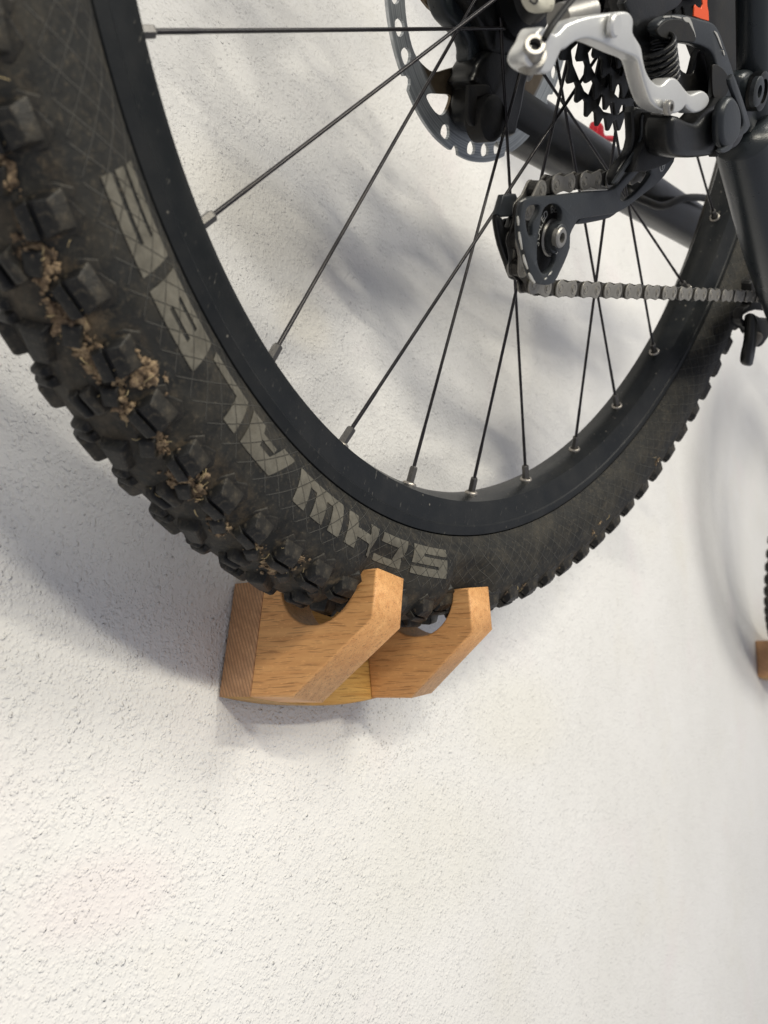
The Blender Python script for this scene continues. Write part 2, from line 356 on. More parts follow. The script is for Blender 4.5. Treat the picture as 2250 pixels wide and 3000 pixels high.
# ---------------------------------------------------------------- wall
def vnoise(x, z, s, seed):
    u = x/s; v_ = z/s; iu = np.floor(u).astype(np.int64); iv = np.floor(v_).astype(np.int64); fu = u-iu; fv = v_-iv
    def h(a, b):
        q = (a*374761393+b*668265263+seed*982451653) & 0xffffffff
        q = ((q ^ (q >> 13))*1274126177) & 0xffffffff
        return ((q ^ (q >> 16)) & 0xffff)/65535.0
    fu = fu*fu*fu*(fu*(fu*6-15)+10); fv = fv*fv*fv*(fv*(fv*6-15)+10)
    return (h(iu,iv)*(1-fu)+h(iu+1,iv)*fu)*(1-fv)+(h(iu,iv+1)*(1-fu)+h(iu+1,iv+1)*fu)*fv
def axis(lo, f0, f1, hi, st, gr):
    mid = list(np.arange(f0, f1, st)); a = [f0]; s = st
    while a[-1] > lo: s *= gr; a.append(a[-1]-s)
    b = [mid[-1]]; s = st
    while b[-1] < hi: s *= gr; b.append(b[-1]+s)
    return np.array(a[:0:-1]+mid+b[1:])
X1 = axis(-1.6, -0.26, 0.42, 4.5, 0.00115, 1.012); Z1 = axis(-1.7, -0.21, 0.46, 3.6, 0.00115, 1.015)
GX, GZ = np.meshgrid(X1, Z1); sx = np.gradient(X1)[None,:]; sz = np.gradient(Z1)[:,None]
ca, sa = math.cos(0.5), math.sin(0.5)
wx = GX+0.0012*(vnoise(GX, GZ, 0.004, 11)-0.5); wz = GZ+0.0012*(vnoise(GX, GZ, 0.004, 12)-0.5)
n3 = vnoise(wx*ca-wz*sa, wx*sa+wz*ca, 0.0031, 1)*0.5+vnoise(wx, wz, 0.0022, 2)*0.5
n6 = vnoise(wx*ca+wz*sa, -wx*sa+wz*ca, 0.0021, 3)
lump = np.clip(n3-0.40, 0, 1)**2*0.006
patch = 0.55+0.75*vnoise(GX, GZ, 0.11, 5)
big = (vnoise(GX, GZ, 0.075, 6)-0.5)*0.0007+(vnoise(GX, GZ, 0.22, 7)-0.5)*0.002
fade = np.clip(1.6-np.maximum(sx, sz)/0.0022, 0, 1)
GY = -(lump*0.25*patch*fade)+0.0012+big*0.5
nx, nz = len(X1), len(Z1)
wm = bpy.data.meshes.new('wall'); wm.vertices.add(nx*nz)
wm.vertices.foreach_set('co', np.stack([GX, GY, GZ], -1).astype(np.float32).ravel())
idx = np.arange(nx*nz).reshape(nz, nx)
q = np.stack([idx[:-1,:-1], idx[:-1,1:], idx[1:,1:], idx[1:,:-1]], -1).reshape(-1, 4)
wm.loops.add(q.size); wm.loops.foreach_set('vertex_index', q.ravel().astype(np.int32))
wm.polygons.add(len(q)); wm.polygons.foreach_set('loop_start', np.arange(0, q.size, 4, dtype=np.int32))
wm.polygons.foreach_set('use_smooth', np.ones(len(q), dtype=bool)); wm.update()
wall = link('wall', wm, M['wall']); wall['kind'] = 'structure'

# ---------------------------------------------------------------- oak wall brackets
T_, H_, D_, TP, CY, CZ, UC, UV_, UR = 0.0237, 0.0626, 0.1011, 0.0243, 0.0544, 0.0370, 0.0632, 0.0628, 0.0266
TILT = R(7.585); AX = 0.0518
def arm_mesh():
    th = np.linspace(0, math.pi, 22)
    u = [(UC+UR*math.cos(t), min(UV_-UR*math.sin(t), H_)) for t in th]      # notch, front lip first
    prof = [(TP,0),(CY,0),(D_,CZ),(D_,H_)]+u+[(TP,H_)]
    me = flat('arm', prof, 0, T_, bev=0.0011)                               # profile in x(=w)-z, thickness along -y
    # w -> -y, thickness -> +x
    me.transform(Matrix(((0,-1,0,0),(-1,0,0,0),(0,0,1,0),(0,0,0,1))))
    me.materials.append(M['oak_face']); me.materials.append(M['oak_end']); me.materials.append(M['oak_chamfer_shade'])
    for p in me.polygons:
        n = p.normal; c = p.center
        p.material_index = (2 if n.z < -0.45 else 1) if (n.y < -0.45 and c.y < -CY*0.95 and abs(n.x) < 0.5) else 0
    return fix(me)
arm_me = arm_mesh()
def plate_mesh():
    c_, s_ = math.cos(TILT), math.sin(TILT)
    a = (-AX, 0.0006); b = (AX+T_*c_, -0.0006+T_*s_)
    mid = ((a[0]+b[0])/2, -0.0046)
    bot = [a]+[((1-t)**2*a[0]+2*t*(1-t)*mid[0]+t*t*b[0], (1-t)**2*a[1]+2*t*(1-t)*(2*mid[1]-a[1]*.5-b[1]*.5)+t*t*b[1]) for t in np.linspace(0.06, 0.94, 14)]+[b]
    up = H_
    tops = [(b[0]-s_*up, b[1]+c_*up), (a[0]+s_*up, a[1]+c_*up)]
    me = flat('back_plate', bot+tops, 0, TP, bev=0.001)
    me.materials.append(M['oak_plate']); me.materials.append(M['oak_plate_end'])
    for p in me.polygons: p.material_index = 1 if abs(p.normal.x) > 0.7 else 0
    return me
plate_me = plate_mesh()
def screw_mesh():
    v, f = lathe([(0,-0.0040),(0.0012,-0.0040),(0.0012,-0.0028),(0.0017,-0.0028),(0.0040,-0.0018),(0.0044,0.0)], 16); return fix(mesh('screw', v, f))
screw_me = screw_mesh()
def bracket(label, loc):
    e = bpy.data.objects.new('wall_bracket', None); COL.objects.link(e); e.location = loc; e.empty_display_size = 0.02
    e['label'] = label; e['category'] = 'bracket'; e['group'] = 'oak brackets holding the bicycle on the wall'
    link('back_plate', plate_me, None, e)
    for x0, z0, ang in ((-AX, 0.0006, TILT), (AX, -0.0006, -TILT)):
        link('arm', arm_me, None, e, Matrix.Translation((x0-0.0004*(x0<0), 0, z0))@Matrix.Rotation(ang, 4, 'Y'))
    for x0 in (-0.008, 0.032):
        link('screw', screw_me, M['steel'], e, Matrix.Translation((x0, -TP+0.0005, 0.034)), smooth=40)
    return e
bracket('pale oak bracket with two notched arms carrying the rear tyre', (0, 0, 0))
bracket('brown wooden bracket under the front tyre at the right edge', (1.232, 0, 0.028))

# ---------------------------------------------------------------- bicycle
bike = bpy.data.objects.new('mountain_bike', None); COL.objects.link(bike); bike.empty_display_size = 0.05
BM = Matrix([list(M_W[0])+[0], list(M_W[1])+[0], list(M_W[2])+[0], [0,0,0,1]]); BM.translation = Vector(to_world((0,0,0)))
bike.matrix_world = BM
bike['label'] = 'black and grey mountain bike hung on the white wall, muddy rear tyre nearest'; bike['category'] = 'bicycle'

# tyre ------------------------------------------------------------
R0, A0 = 0.3405, 0.0297
NOTCH = []
for a_ in (ARM_A, ARM_B):
    q_ = RW@np.array([a_[1]+0.0118*math.cos(a_[0])-0.05*math.sin(a_[0]), YW-0.0632, a_[2]+0.0118*math.sin(a_[0])+0.05*math.cos(a_[0])])
    NOTCH.append(math.degrees(math.atan2(q_[0], -q_[2])))
def pinch(th, ph):
    """the lips of the bracket's notches press into the rubber on the viewer's side"""
    d = 0.0
    for t_ in NOTCH:
        q_ = max(0.0, abs((th-t_+180) % 360-180)-1.9)/1.5; w_ = max(0.0, abs(ph-20)-32)/16
        d = max(d, 0.0068*math.exp(-q_*q_-w_*w_))
    return d
def sect(th, ph, extra=0.0, a=A0):
    """point and frame on the tyre: th degrees round from the bottom, ph section angle (0 = viewer's side, 90 = crown)"""
    t, f_ = R(th), R(ph)
    if 10 < ph < 170: a = a+0.0012*math.sin(R((ph-10)*180/160))**0.6
    a -= pinch(th, ph)
    r = R0+(a+extra)*math.sin(f_); y = -(a+extra)*math.cos(f_)
    p = Vector((r*math.sin(t), y, -r*math.cos(t)))
    er = Vector((math.sin(t), 0, -math.cos(t))); T = Vector((math.cos(t), 0, math.sin(t)))
    n = er*math.sin(f_)+Vector((0,-1,0))*math.cos(f_)
    b = er*math.cos(f_)+Vector((0,1,0))*math.sin(f_)
    return p, T, b, n
def tyre_mesh(nseg=400):
    phs = list(np.linspace(-56, 236, 50)); vs = []; fs = []; uv = []
    for i in range(nseg+1):
        th = 360.0*i/nseg
        for ph in phs:
            sh = 0.0
            if 9 < ph < 20: sh = 0.0004                            # edge of the thread cover
            p, *_ = sect(th, ph, sh); vs.append(p); uv.append((R(th)*R0, 0.5+ph/100.0))
    k = len(phs)
    for i in range(nseg):
        for j in range(k-1): fs.append((i*k+j, (i+1)*k+j, (i+1)*k+j+1, i*k+j+1))
    me = mesh('tyre', vs, fs); l = me.uv_layers.new(name='UVMap')
    for p in me.polygons:
        for li in p.loop_indices: l.data[li].uv = uv[me.loops[li].vertex_index]
    return me
tyre_me = fix(tyre_mesh())
tyre = link('tyre', tyre_me, M['rubber'], bike, smooth=180)
# tread blocks
def soften(bm):
    bmesh.ops.recalc_face_normals(bm, faces=bm.faces)
    ed = [e for e in bm.edges if len(e.link_faces) == 2 and all(v.co.z > -0.0025 or o.co.z > -0.0025 for v, o in [e.verts])]
    bmesh.ops.bevel(bm, geom=ed, offset=0.00055, segments=2, affect='EDGES', profile=0.6)
    for f_ in bm.faces: f_.smooth = True
def knob_mesh(name, lx, ly, h, sipe=0.0, cut=0.0):
    bm = bmesh.new()
    def block(x0, x1, y0, y1, hh, dr=0.0012):
        g_ = 0.0008
        pr = [(0.0-0.0035, 0.0), (hh-g_, 1.0), (hh, 1.0+g_/dr if dr else 1)]
        rings = []
        for z, k_ in pr:
            d_ = dr*k_
            c4 = [(x0+d_-0.0008, y0+d_-0.0008), (x1-d_+0.0008, y0+d_-0.0008+cut), (x1-d_+0.0008, y1-d_+0.0008-cut), (x0+d_-0.0008, y1-d_+0.0008)]
            rings.append([bm.verts.new((x, y, z)) for x, y in c4])
        for a, b in zip(rings, rings[1:]):
            for i in range(4): bm.faces.new((a[i], a[(i+1)%4], b[(i+1)%4], b[i]))
        bm.faces.new(rings[-1])
    if sipe:
        block(-lx/2, lx/2, -ly/2, -sipe/2, h); block(-lx/2, lx/2, sipe/2, ly/2, h*0.94)
    else: block(-lx/2, lx/2, -ly/2, ly/2, h)
    soften(bm)
    me = bpy.data.meshes.new(name); bm.to_mesh(me); bm.free(); me.materials.append(M['knob']); return me
def shoulder_mesh():
    bm = bmesh.new()
    def hexa(b, t, z0, z1):
        B = [bm.verts.new((x, y, z0)) for x, y in b]; T = [bm.verts.new((x, y, z)) for (x, y), z in zip(t, z1)]
        n = len(b)
        for i in range(n): bm.faces.new((B[i], B[(i+1)%n], T[(i+1)%n], T[i]))
        bm.faces.new(T)
    h = 0.0044
    # scalloped skirt moulded round the block
    hexa([(-.0080,-.0060),(-.0050,-.0105),(-.0015,-.0088),(.0030,-.0108),(.0075,-.0075),(.0078,.0050),(-.0078,.0055)], sk := [(-.0077,-.0058),(-.0049,-.0102),(-.0015,-.0085),(.0030,-.0105),(.0072,-.0073),(.0075,.0048),(-.0075,.0052)], -.005, [.00022-y*y/(2*.0315) for x, y in sk])
    # block with a buttress sloping down to the sidewall, and a sipe across its top
    hexa([(-.0062,-.0090),(.0058,-.0092),(.0066,.0012),(-.0066,.0010)], [(-.0046,-.0034),(.0040,-.0040),(.0052,.0006),(-.0054,.0006)], -.003, [h*.86, h*.80, h, h])
    hexa([(-.0066,.0020),(.0066,.0022),(.0058,.0068),(-.0054,.0066)], [(-.0054,.0020),(.0052,.0020),(.0044,.0056),(-.0042,.0054)], -.003, [h, h, h*.9, h*.92])
    hexa([(-.0062,.0004),(.0062,.0004),(.0062,.0026),(-.0062,.0026)], [(-.0050,.0004),(.0050,.0004),(.0050,.0026),(-.0050,.0026)], -.003, [h*.5]*4)
    soften(bm)
    me = bpy.data.meshes.new('shoulder_knob'); bm.to_mesh(me); bm.free(); me.materials.append(M['knob']); return me
K_sh = shoulder_mesh(); K_ce = knob_mesh('centre_knob', 0.0125, 0.0085, 0.0036, 0.0, 0.0012)
K_mid = knob_mesh('ramp_knob', 0.0085, 0.0085, 0.0034, 0.0010); K_sm = knob_mesh('small_knob', 0.0075, 0.0060, 0.0026)
PITCH = 3.8710
def put_knob(me, th, ph, rot=0.0, parent=tyre, sc=1.0):
    p, T, b, n = sect(th, ph)
    if parent is tyre and any(abs(th-t_) < 2.6 for t_ in NOTCH) and (ph < 50 or ph > 130): p = p-n*0.0022
    mw = Matrix((T, b, n)).transposed().to_4x4(); mw.translation = p
    o = bpy.data.objects.new('tread_knob', me); COL.objects.link(o); o.parent = parent
    o.matrix_local = mw@Matrix.Rotation(rot+random.gauss(0, 0.035), 4, 'Z')@Matrix.Diagonal((sc*random.uniform(.95, 1.08), sc*random.uniform(.95, 1.06), sc*random.uniform(.90, 1.06), 1))
def tread(parent, lo, hi):
    for k in range(lo, hi):
        th = -18.5+PITCH*k
        put_knob(K_sh, th, 35, R(4)*(-1)**k, parent, 1.10); put_knob(K_sh, th+PITCH*0.35, 145, R(180-4), parent)
        put_knob(K_sm, th+PITCH*0.48, 50, R(25), parent, 1.15); put_knob(K_mid, th+PITCH*0.06, 90, R(90), parent)
        if k % 2: put_knob(K_ce, th+PITCH*0.5, 73, R(14), parent, 1.15); put_knob(K_ce, th+PITCH*0.5, 107, R(-14), parent, 1.15)
        else: put_knob(K_mid, th+PITCH*0.5, 66, R(-12), parent, 1.3); put_knob(K_mid, th+PITCH*0.5, 114, R(12), parent, 1.3)
tread(tyre, -15, 31)
# moulded line of the shoulder-block bases: short raised scallops below each shoulder block
# lettering printed on the sidewall
GL = {'S':[(0,0,1,.27),(.72,.27,1,.37),(0,.37,1,.63),(0,.63,.28,.73),(0,.73,1,1)],
 'C':[(0,0,.30,1),(.30,0,1,.28),(.30,.72,1,1)],
 'H':[(0,0,.29,1),(.71,0,1,1),(.29,.36,.71,.64)],
 'W':[(0,0,1,.30),(0,.30,.24,1),(.38,.30,.62,1),(.76,.30,1,1)],
 'A':[((0,0),(.27,0),(.50,.62),(.24,.62)),((.24,.62),(1,.62),(1,1),(.38,1)),((.72,0),(1,0),(1,.62),(.72,.62)),((.42,.26),(.72,.26),(.72,.44),(.45,.44))],
 'L':[(0,0,.30,1),(.30,0,1,.28)],
 'B':[(0,0,.30,1),(.30,0,1,.26),(.30,.38,1,.62),(.30,.74,1,1),(.72,.26,1,.38),(.72,.62,1,.74)],
 'E':[(0,0,.28,1),(.28,0,1,.26),(.28,.37,1,.63),(.28,.74,1,1)]}
SPANS = [('S',14.0,8.4),('C',7.5,3.4),('H',2.6,-2.5),('W',-3.4,-9.9),('A',-10.8,-16.9),('L',-17.7,-22.3),('B',-23.0,-28.5),('E',-29.3,-34.8)]
for ch, t0, t1 in SPANS:
    vs = []; fs = []; uv = []
    for cell in GL[ch]:
        if len(cell) == 4 and not isinstance(cell[0], tuple):
            x0,y0,x1,y1 = cell; cell = ((x0,y0),(x1,y0),(x1,y1),(x0,y1))
        n = 7; o = len(vs)
        for i in range(n+1):
            for j in range(n+1):
                a, b = i/n, j/n
                x = (1-a)*(1-b)*cell[0][0]+a*(1-b)*cell[1][0]+a*b*cell[2][0]+(1-a)*b*cell[3][0]
                y = (1-a)*(1-b)*cell[0][1]+a*(1-b)*cell[1][1]+a*b*cell[2][1]+(1-a)*b*cell[3][1]
                th = t0+(t1-t0)*x; ph = -36.5+31.5*y
                vs.append(sect(th, ph, 0.00028)[0]); uv.append((R(th % 360)*R0, 0.5+ph/100.0))
        for i in range(n):
            for j in range(n): q_ = o+i*(n+1)+j; fs.append((q_, q_+1, q_+n+2, q_+n+1))
    me = mesh('sidewall_letter', vs, fs); l = me.uv_layers.new(name='UVMap')
    for p in me.polygons:
        for li in p.loop_indices: l.data[li].uv = uv[me.loops[li].vertex_index]
    ob = link('sidewall_letter', me, M['letter'], tyre, smooth=180); ob['label'] = 'grey printed letter '+ch
# mud and straw caught between the blocks
from mathutils import noise as nz_
def blob(c, n, r, parts, squash=0.45):
    bm = bmesh.new(); bmesh.ops.create_icosphere(bm, subdivisions=2, radius=r)
    off = Vector((random.random(), random.random(), random.random()))*9
    t = n.orthogonal(); t.rotate(Matrix.Rotation(random.uniform(0, 6.28), 3, n)); st = random.uniform(0.0, 0.25)
    for v in bm.verts:
        k_ = 1+1.0*nz_.noise(v.co/r*1.5+off)+0.7*nz_.noise(v.co/r*4+off)
        v.co = v.co*k_; v.co -= n*v.co.dot(n)*squash; v.co += t*v.co.dot(t)*st; v.co += c
    parts.append(([tuple(v.co) for v in bm.verts], [tuple(v.index for v in f.verts) for f in bm.faces])); bm.free()
mud = []; straw = []
spots = [(-36.6,46,9,1.0),(-32.3,48,26,1.0),(-28.9,49,24,1.05),(-26.4,46,20,.9),(-25.6,38,12,.7),(-24.9,24,20,.9),(-23.6,45,12,.8),(-20.4,42,12,.7),(-17.6,43,26,.9),(-16.2,46,12,.8),(-12.6,50,16,.8),(-9.2,46,10,.7),(-6.5,48,14,.9),(-5.4,30,4,.5),(-41,44,16,1.0),(-45,60,10,1.0),
         (45,8,3,.5),(46.5,0,2,.4),(30,25,3,.5),(62,4,3,.6),(39.3,30,3,.6),(27,24,2,.5)]
for th, ph, n, s in spots:
    for i in range(max(2, n//3)):
        t_, p_ = th+random.gauss(0, 0.5)*s, ph+random.gauss(0, 4.0)*s
        c, T, b, nn = sect(t_, p_, 0.0004)
        blob(c, nn, random.uniform(0.0014, 0.0030)*s, mud, 0.80)
    for i in range(n*5):
        t_, p_ = th+random.gauss(0, 0.62)*s, ph+random.gauss(0, 5.0)*s
        c, T, b, nn = sect(t_, p_, 0.0003+abs(random.gauss(0, 0.0007))*s)
        blob(c, nn, (0.00025+0.0012*random.random()**3)*s, mud)
    for i in range(max(1, n//5)):
        c, T, b, nn = sect(th+random.gauss(0, 0.9), ph+random.gauss(0, 8), 0.0015)
        d = (T*random.gauss(0,1)+b*random.gauss(0,1)+nn*random.gauss(0,0.35)).normalized(); ln = random.uniform(0.002, 0.0055)
        e = (T*random.gauss(0,1)+b*random.gauss(0,1)).normalized()*ln*0.12
        straw.append(tube(spline([c-d*ln/2, c+e+nn*0.0008, c+d*ln/2], 4), random.uniform(0.00008, 0.00020), 5))
o = link('mud', mesh('mud', *join(mud)), M['mud'], tyre, smooth=180); o['kind'] = 'stuff'; o['label'] = 'crumbs of dry brown mud between the tread blocks'
o = link('straw', mesh('straw', *join(straw)), M['straw'], tyre, smooth=180); o['kind'] = 'stuff'; o['label'] = 'bits of dry straw stuck in the tread'

# rim -------------------------------------------------------------
half = [(0.3120,0.0135),(0.3158,0.0140),(0.3159,0.0158),(0.3150,0.0167),(0.3098,0.0165),(0.3090,0.0158),(0.2988,0.0127),(0.2958,0.0110),(0.2940,0.0045)]
rp = half+[(0.2936,0.0)]+[(r_, -y_) for r_, y_ in half[::-1]]
v, f = lathe(rp, 300, close=True); rim = link('rim', fix(mesh('rim', v, f)), M['rim'], bike, smooth=22)
# spokes with nipples and eyelets
PH0 = -0.71339393
def nip_parts():
    r_, q_ = 0.00235, []
    v, f = lathe([(0,0.0005),(0.0021,0.0005),(0.0024,0.0010),(0.0024,0.0095),(0.0021,0.0102),(0.0014,0.0104)], 6)
    nip = fix(mesh('nipple', v, f))
    v, f = lathe([(0.0026,-0.0014),(0.0026,0.0010),(0.0031,0.0014),(0.0039,0.0009),(0.0041,0.0),(0.0040,-0.0014)], 20)
    return nip, fix(mesh('eyelet', v, f))
nip_me, eye_me = nip_parts()
for me, mt_ in ((nip_me, 'nipple'), (eye_me, 'eyelet')): me.materials.append(M[mt_])
hub_pts = []
for k in range(-7, 21):
    a = PH0+k*2*math.pi/28
    side, sg = [('N',1),('D',-1),('N',-1),('D',1)][k % 4]
    y, r, off = (0.035, 0.028, R(50)) if side == 'N' else (-0.021, 0.026, R(82))
    A = Vector((0.2936*math.sin(a), 0.0, -0.2936*math.cos(a)))
    B = Vector((r*math.sin(a+sg*off), y, -r*math.cos(a+sg*off)))
    d = (B-A).normalized()
    vs, fs = tube([A+d*0.008, A+d*0.03, A+d*0.034, B-d*0.03, B-d*0.026, B], [0.00105,0.00105,0.00092,0.00092,0.00105,0.00105], 8)
    sp_ = link('spoke', mesh('spoke', vs, fs), M['spoke'], bike, smooth=60)
    q3 = d.to_track_quat('Y', 'X').to_matrix().to_4x4(); q3.translation = A
    o = link('nipple', nip_me, None, sp_, q3)
    er = (-A).normalized(); q3 = er.to_track_quat('Y', 'X').to_matrix().to_4x4(); q3.translation = A
    o = link('eyelet', eye_me, None, sp_, q3)
for p in eye_me.polygons: p.use_smooth = True
# hub
v, f = lathe([(0,0.072),(0.012,0.072),(0.012,0.060),(0.024,0.058),(0.024,0.050),(0.030,0.039),(0.0305,0.036),(0.0305,0.032),(0.022,0.029),(0.017,0.020),(0.016,0.0),(0.018,-0.012),(0.028,-0.019),(0.0285,-0.023),(0.018,-0.025),(0.018,-0.066),(0.010,-0.068),(0,-0.068)], 48)
link('hub', fix(mesh('hub', v, f)), M['black_paint'], bike, smooth=35)

# brake rotor -----------------------------------------------------
YR = 0.0590
def pol(r, deg): return (r*math.sin(R(deg)), -r*math.cos(R(deg)))
def flat_cdt(name, outer, y0, thick, holes):
    loops = [outer, *holes]; vs = []; es = []
    for lp in loops:
        o = len(vs); n = len(lp); vs += [Vector(p) for p in lp]; es += [(o+i, o+(i+1) % n) for i in range(n)]
    V, E_, F, *_ = delaunay_2d_cdt(vs, es, [], 0, 1e-7)
    def inside(q_, lp):
        c_ = False; n = len(lp)
        for i in range(n):
            (x0, y0_), (x1, y1_) = lp[i], lp[(i+1) % n]
            if (y0_ > q_.y) != (y1_ > q_.y) and q_.x < (x1-x0)*(q_.y-y0_)/(y1_-y0_)+x0: c_ = not c_
        return c_
    cen = [sum((V[i] for i in q_), Vector((0, 0)))/len(q_) for q_ in F]
    F = [q_ for q_, c_ in zip(F, cen) if inside(c_, outer) and not any(inside(c_, h_) for h_ in holes)]
    bm = bmesh.new(); bv = [bm.verts.new((p.x, y0, p.y)) for p in V]
    for q_ in F: bm.faces.new([bv[i] for i in q_])
    ex = bmesh.ops.extrude_face_region(bm, geom=list(bm.faces))
    bmesh.ops.translate(bm, verts=[e for e in ex['geom'] if isinstance(e, bmesh.types.BMVert)], vec=(0, -thick, 0))
    bmesh.ops.recalc_face_normals(bm, faces=bm.faces)
    me = bpy.data.meshes.new(name); bm.to_mesh(me); bm.free(); return me
outer = []; holes = []
def pp(*a): return smooth_poly([pol(r_, d_) for r_, d_ in a], 3)
for i in range(10):
    b0 = i*36-15
    for t in np.linspace(1.5, 31.5, 12): outer.append(pol(0.0948+0.0006*math.sin((t-1.5)/30*math.pi), b0+t))
    outer += [pol(0.0945, b0+32.6), pol(0.0912, b0+33.6), pol(0.0905, b0+35.0), pol(0.0918, b0+36.3)]
for i in range(5):
    b0 = i*72
    holes.append(pp((0.0850,b0-5.4),(0.0852,b0+0.5),(0.0835,b0+5.2),(0.0795,b0+7.6),(0.0725,b0+8.0),(0.0695,b0+6.4),(0.0745,b0+0.5),(0.0815,b0-5.0)))
    pass
    for d_ in (11.2,29.8,39.5,48.7): holes.append(pp((0.0914,b0+d_-2.0),(0.0914,b0+d_+2.0),(0.0876,b0+d_+2.9),(0.0838,b0+d_+.5),(0.0864,b0+d_-2.4)))
    holes.append(pp((0.0790,b0+26),(0.0812,b0+33),(0.0818,b0+42),(0.0810,b0+50),(0.0774,b0+56),(0.0715,b0+62.7),(0.0609,b0+69),(0.0496,b0+78.7),(0.0430,b0+80),(0.0430,b0+58),(0.0496,b0+46),(0.0609,b0+37),(0.0710,b0+29)))
holes.append([pol(0.022, a) for a in range(0, 360, 15)])
me = flat_cdt('brake_rotor', outer, YR, 0.0020, holes)
rotor = link('brake_rotor', me, M['rotor'], bike)
v, f = lathe([(0.0215,YR-0.0022),(0.0410,YR-0.0022),(0.0415,YR-0.0030),(0.0410,YR-0.0036),(0.0230,YR-0.0060),(0.0215,YR-0.0060)], 48, close=True)
link('rotor_carrier', fix(mesh('rotor_carrier', v, f)), M['black_paint'], rotor, smooth=40)
v, f = lathe([(0,-0.0024),(0.0030,-0.0022),(0.0042,-0.0008),(0.0044,0.0)], 16); riv = fix(mesh('rivet', v, f)); riv.materials.append(M['steel'])
for p in riv.polygons: p.use_smooth = True
for px in NN((745,615),(1235,600)):
    c = wl(px, YR-0.012); link('rivet', riv, None, rotor, Matrix.Translation(c))
# brake caliper and mount on the wall side
yc = 0.0455
cal = link('brake_caliper', flat('brake_caliper', smooth_poly(xz(NN((720,590),(690,660),(735,720),(720,830),(720,960),(770,1040),(850,1080),(905,1085),(1000,1110),(1060,1090),(1080,1000),(1110,880),(1140,700),(1180,560),(1160,420),(1080,330),(1000,330),(900,360),(800,440),(740,520)), yc), 3), yc+0.012, 0.020, (), 0.004), M['black_paint'], bike, smooth=40)
c = wl(NN((900,960))[0], yc-0.010)
v, f = lathe([(0,-0.006),(0.0105,-0.006),(0.0125,-0.0045),(0.0130,0.006)], 32); link('piston_cover', fix(mesh('piston_cover', v, f)), M['black_plastic'], cal, Matrix.Translation(c), smooth=40)
link('mount_arm', flat('mount_arm', smooth_poly(xz(NN((455,-40),(460,60),(500,150),(570,225),(640,300),(680,390),(680,470),(700,540),(760,500),(785,400),(760,280),(710,170),(650,60),(640,-40)), 0.052), 3), 0.056, 0.012, (), 0.003), M['frame_grey'], cal, smooth=40)
link('mount_block', flat('mount_block', smooth_poly(xz(NN((640,-60),(660,60),(740,190),(800,330),(840,430),(960,470),(1080,420),(1180,300),(1250,240),(1230,100),(1250,-60)), 0.046), 3), 0.056, 0.020, (), 0.004), M['black_paint'], cal, smooth=40)
link('caliper_slot', flat('caliper_slot', smooth_poly(xz(NN((735,720),(740,690),(880,685),(905,720),(910,770),(800,790),(790,900),(800,960),(850,1030),(760,1020),(725,930)), yc-0.008), 2), yc-0.0075, 0.003, (), 0.0008), M['black_plastic'], cal, smooth=40)

# cassette --------------------------------------------------------
v, f = lathe([(0.0,-0.070),(0.014,-0.070),(0.0165,-0.066),(0.0165,-0.028),(0.012,-0.026)], 40)
cas = link('cassette', fix(mesh('cassette', v, f)), M['black_paint'], bike, smooth=40)
def cog(teeth, r, y, thick=0.0018, arms=5, ph=0.0):
    o_ = []
    for i in range(teeth):
        a = 360/teeth*i+ph; s = 360/teeth
        for u, k_ in ((0,-0.0042),(.14,-0.0040),(.30,-0.0012),(.42,0.0012),(.50,0.0014),(.60,0.0010),(.74,-0.0014),(.88,-0.0040)):
            o_.append(pol(r+k_, a+u*s))
    hs = []
    if r > 0.030:
        ri, ro = max(0.018, r*0.42), r-0.0085
        for i in range(arms*2):
            a = 360/(arms*2)*i+ph; w_ = 360/(arms*2)*0.36
            if ro-ri > 0.006: hs.append(smooth_poly([pol(ro, a-w_), pol(ro+0.001, a), pol(ro, a+w_), pol((ro+ri)/2, a+w_*0.9), pol(ri, a+w_*0.3), pol(ri, a-w_*0.3), pol((ro+ri)/2, a-w_*0.6)], 2))
    hs.append([pol(0.0160, a) for a in range(0, 360, 20)])
    return flat('sprocket', o_, y, thick, hs, 0.0003, 0)
for i, (t_, r_) in enumerate(((36,0.0768),(32,0.0690),(28,0.0608),(24,0.0524),(21,0.0458),(19,0.0415),(17,0.0370),(15,0.0330),(13,0.0290),(11,0.0255))):
    link('sprocket', cog(t_, r_, -0.0285-0.0037*i, 0.0017, 5 if i < 3 else 4, 7*i), M['black_paint'], cas)

# chain -----------------------------------------------------------
YC = -0.0640
PC = wl(K((440,543))[0], YC); pc = np.array([PC[0], PC[2]]); PR = 0.0222
def tang(P, near):
    d = np.array(P)-pc; L_ = np.hypot(*d); b0 = math.atan2(d[1], d[0]); al = math.acos(PR/L_)
    c_ = [pc+PR*np.array([math.cos(b0+s*al), math.sin(b0+s*al)]) for s in (1,-1)]
    return min(c_, key=lambda q_: np.hypot(*(q_-np.array(near))))
P1 = xz(K((980,205)), YC)[0]; P2 = xz([(2290, 872)], YC)[0]
t1 = tang(P1, xz(K((440,265)), YC)[0]); t2 = tang(P2, xz(K((440,815)), YC)[0])
a1_ = math.atan2(*(t1-pc)[::-1]); a2_ = math.atan2(*(t2-pc)[::-1])
al_ = math.atan2(*(np.array(xz(K((290,560)), YC)[0])-pc)[::-1])
dirn = 1 if ((al_-a1_) % (2*math.pi)) < ((a2_-a1_) % (2*math.pi)) else -1
sweep = ((a2_-a1_)*dirn) % (2*math.pi)
arc = [pc+PR*np.array([math.cos(a1_+dirn*t*sweep), math.sin(a1_+dirn*t*sweep)]) for t in np.linspace(0, 1, 60)]
path = np.array([P1]+arc+[P2]); seg = np.hypot(*np.diff(path, axis=0).T); cum = np.r_[0, np.cumsum(seg)]
def at_len(s): return np.array([np.interp(s, cum, path[:,0]), np.interp(s, cum, path[:,1])])
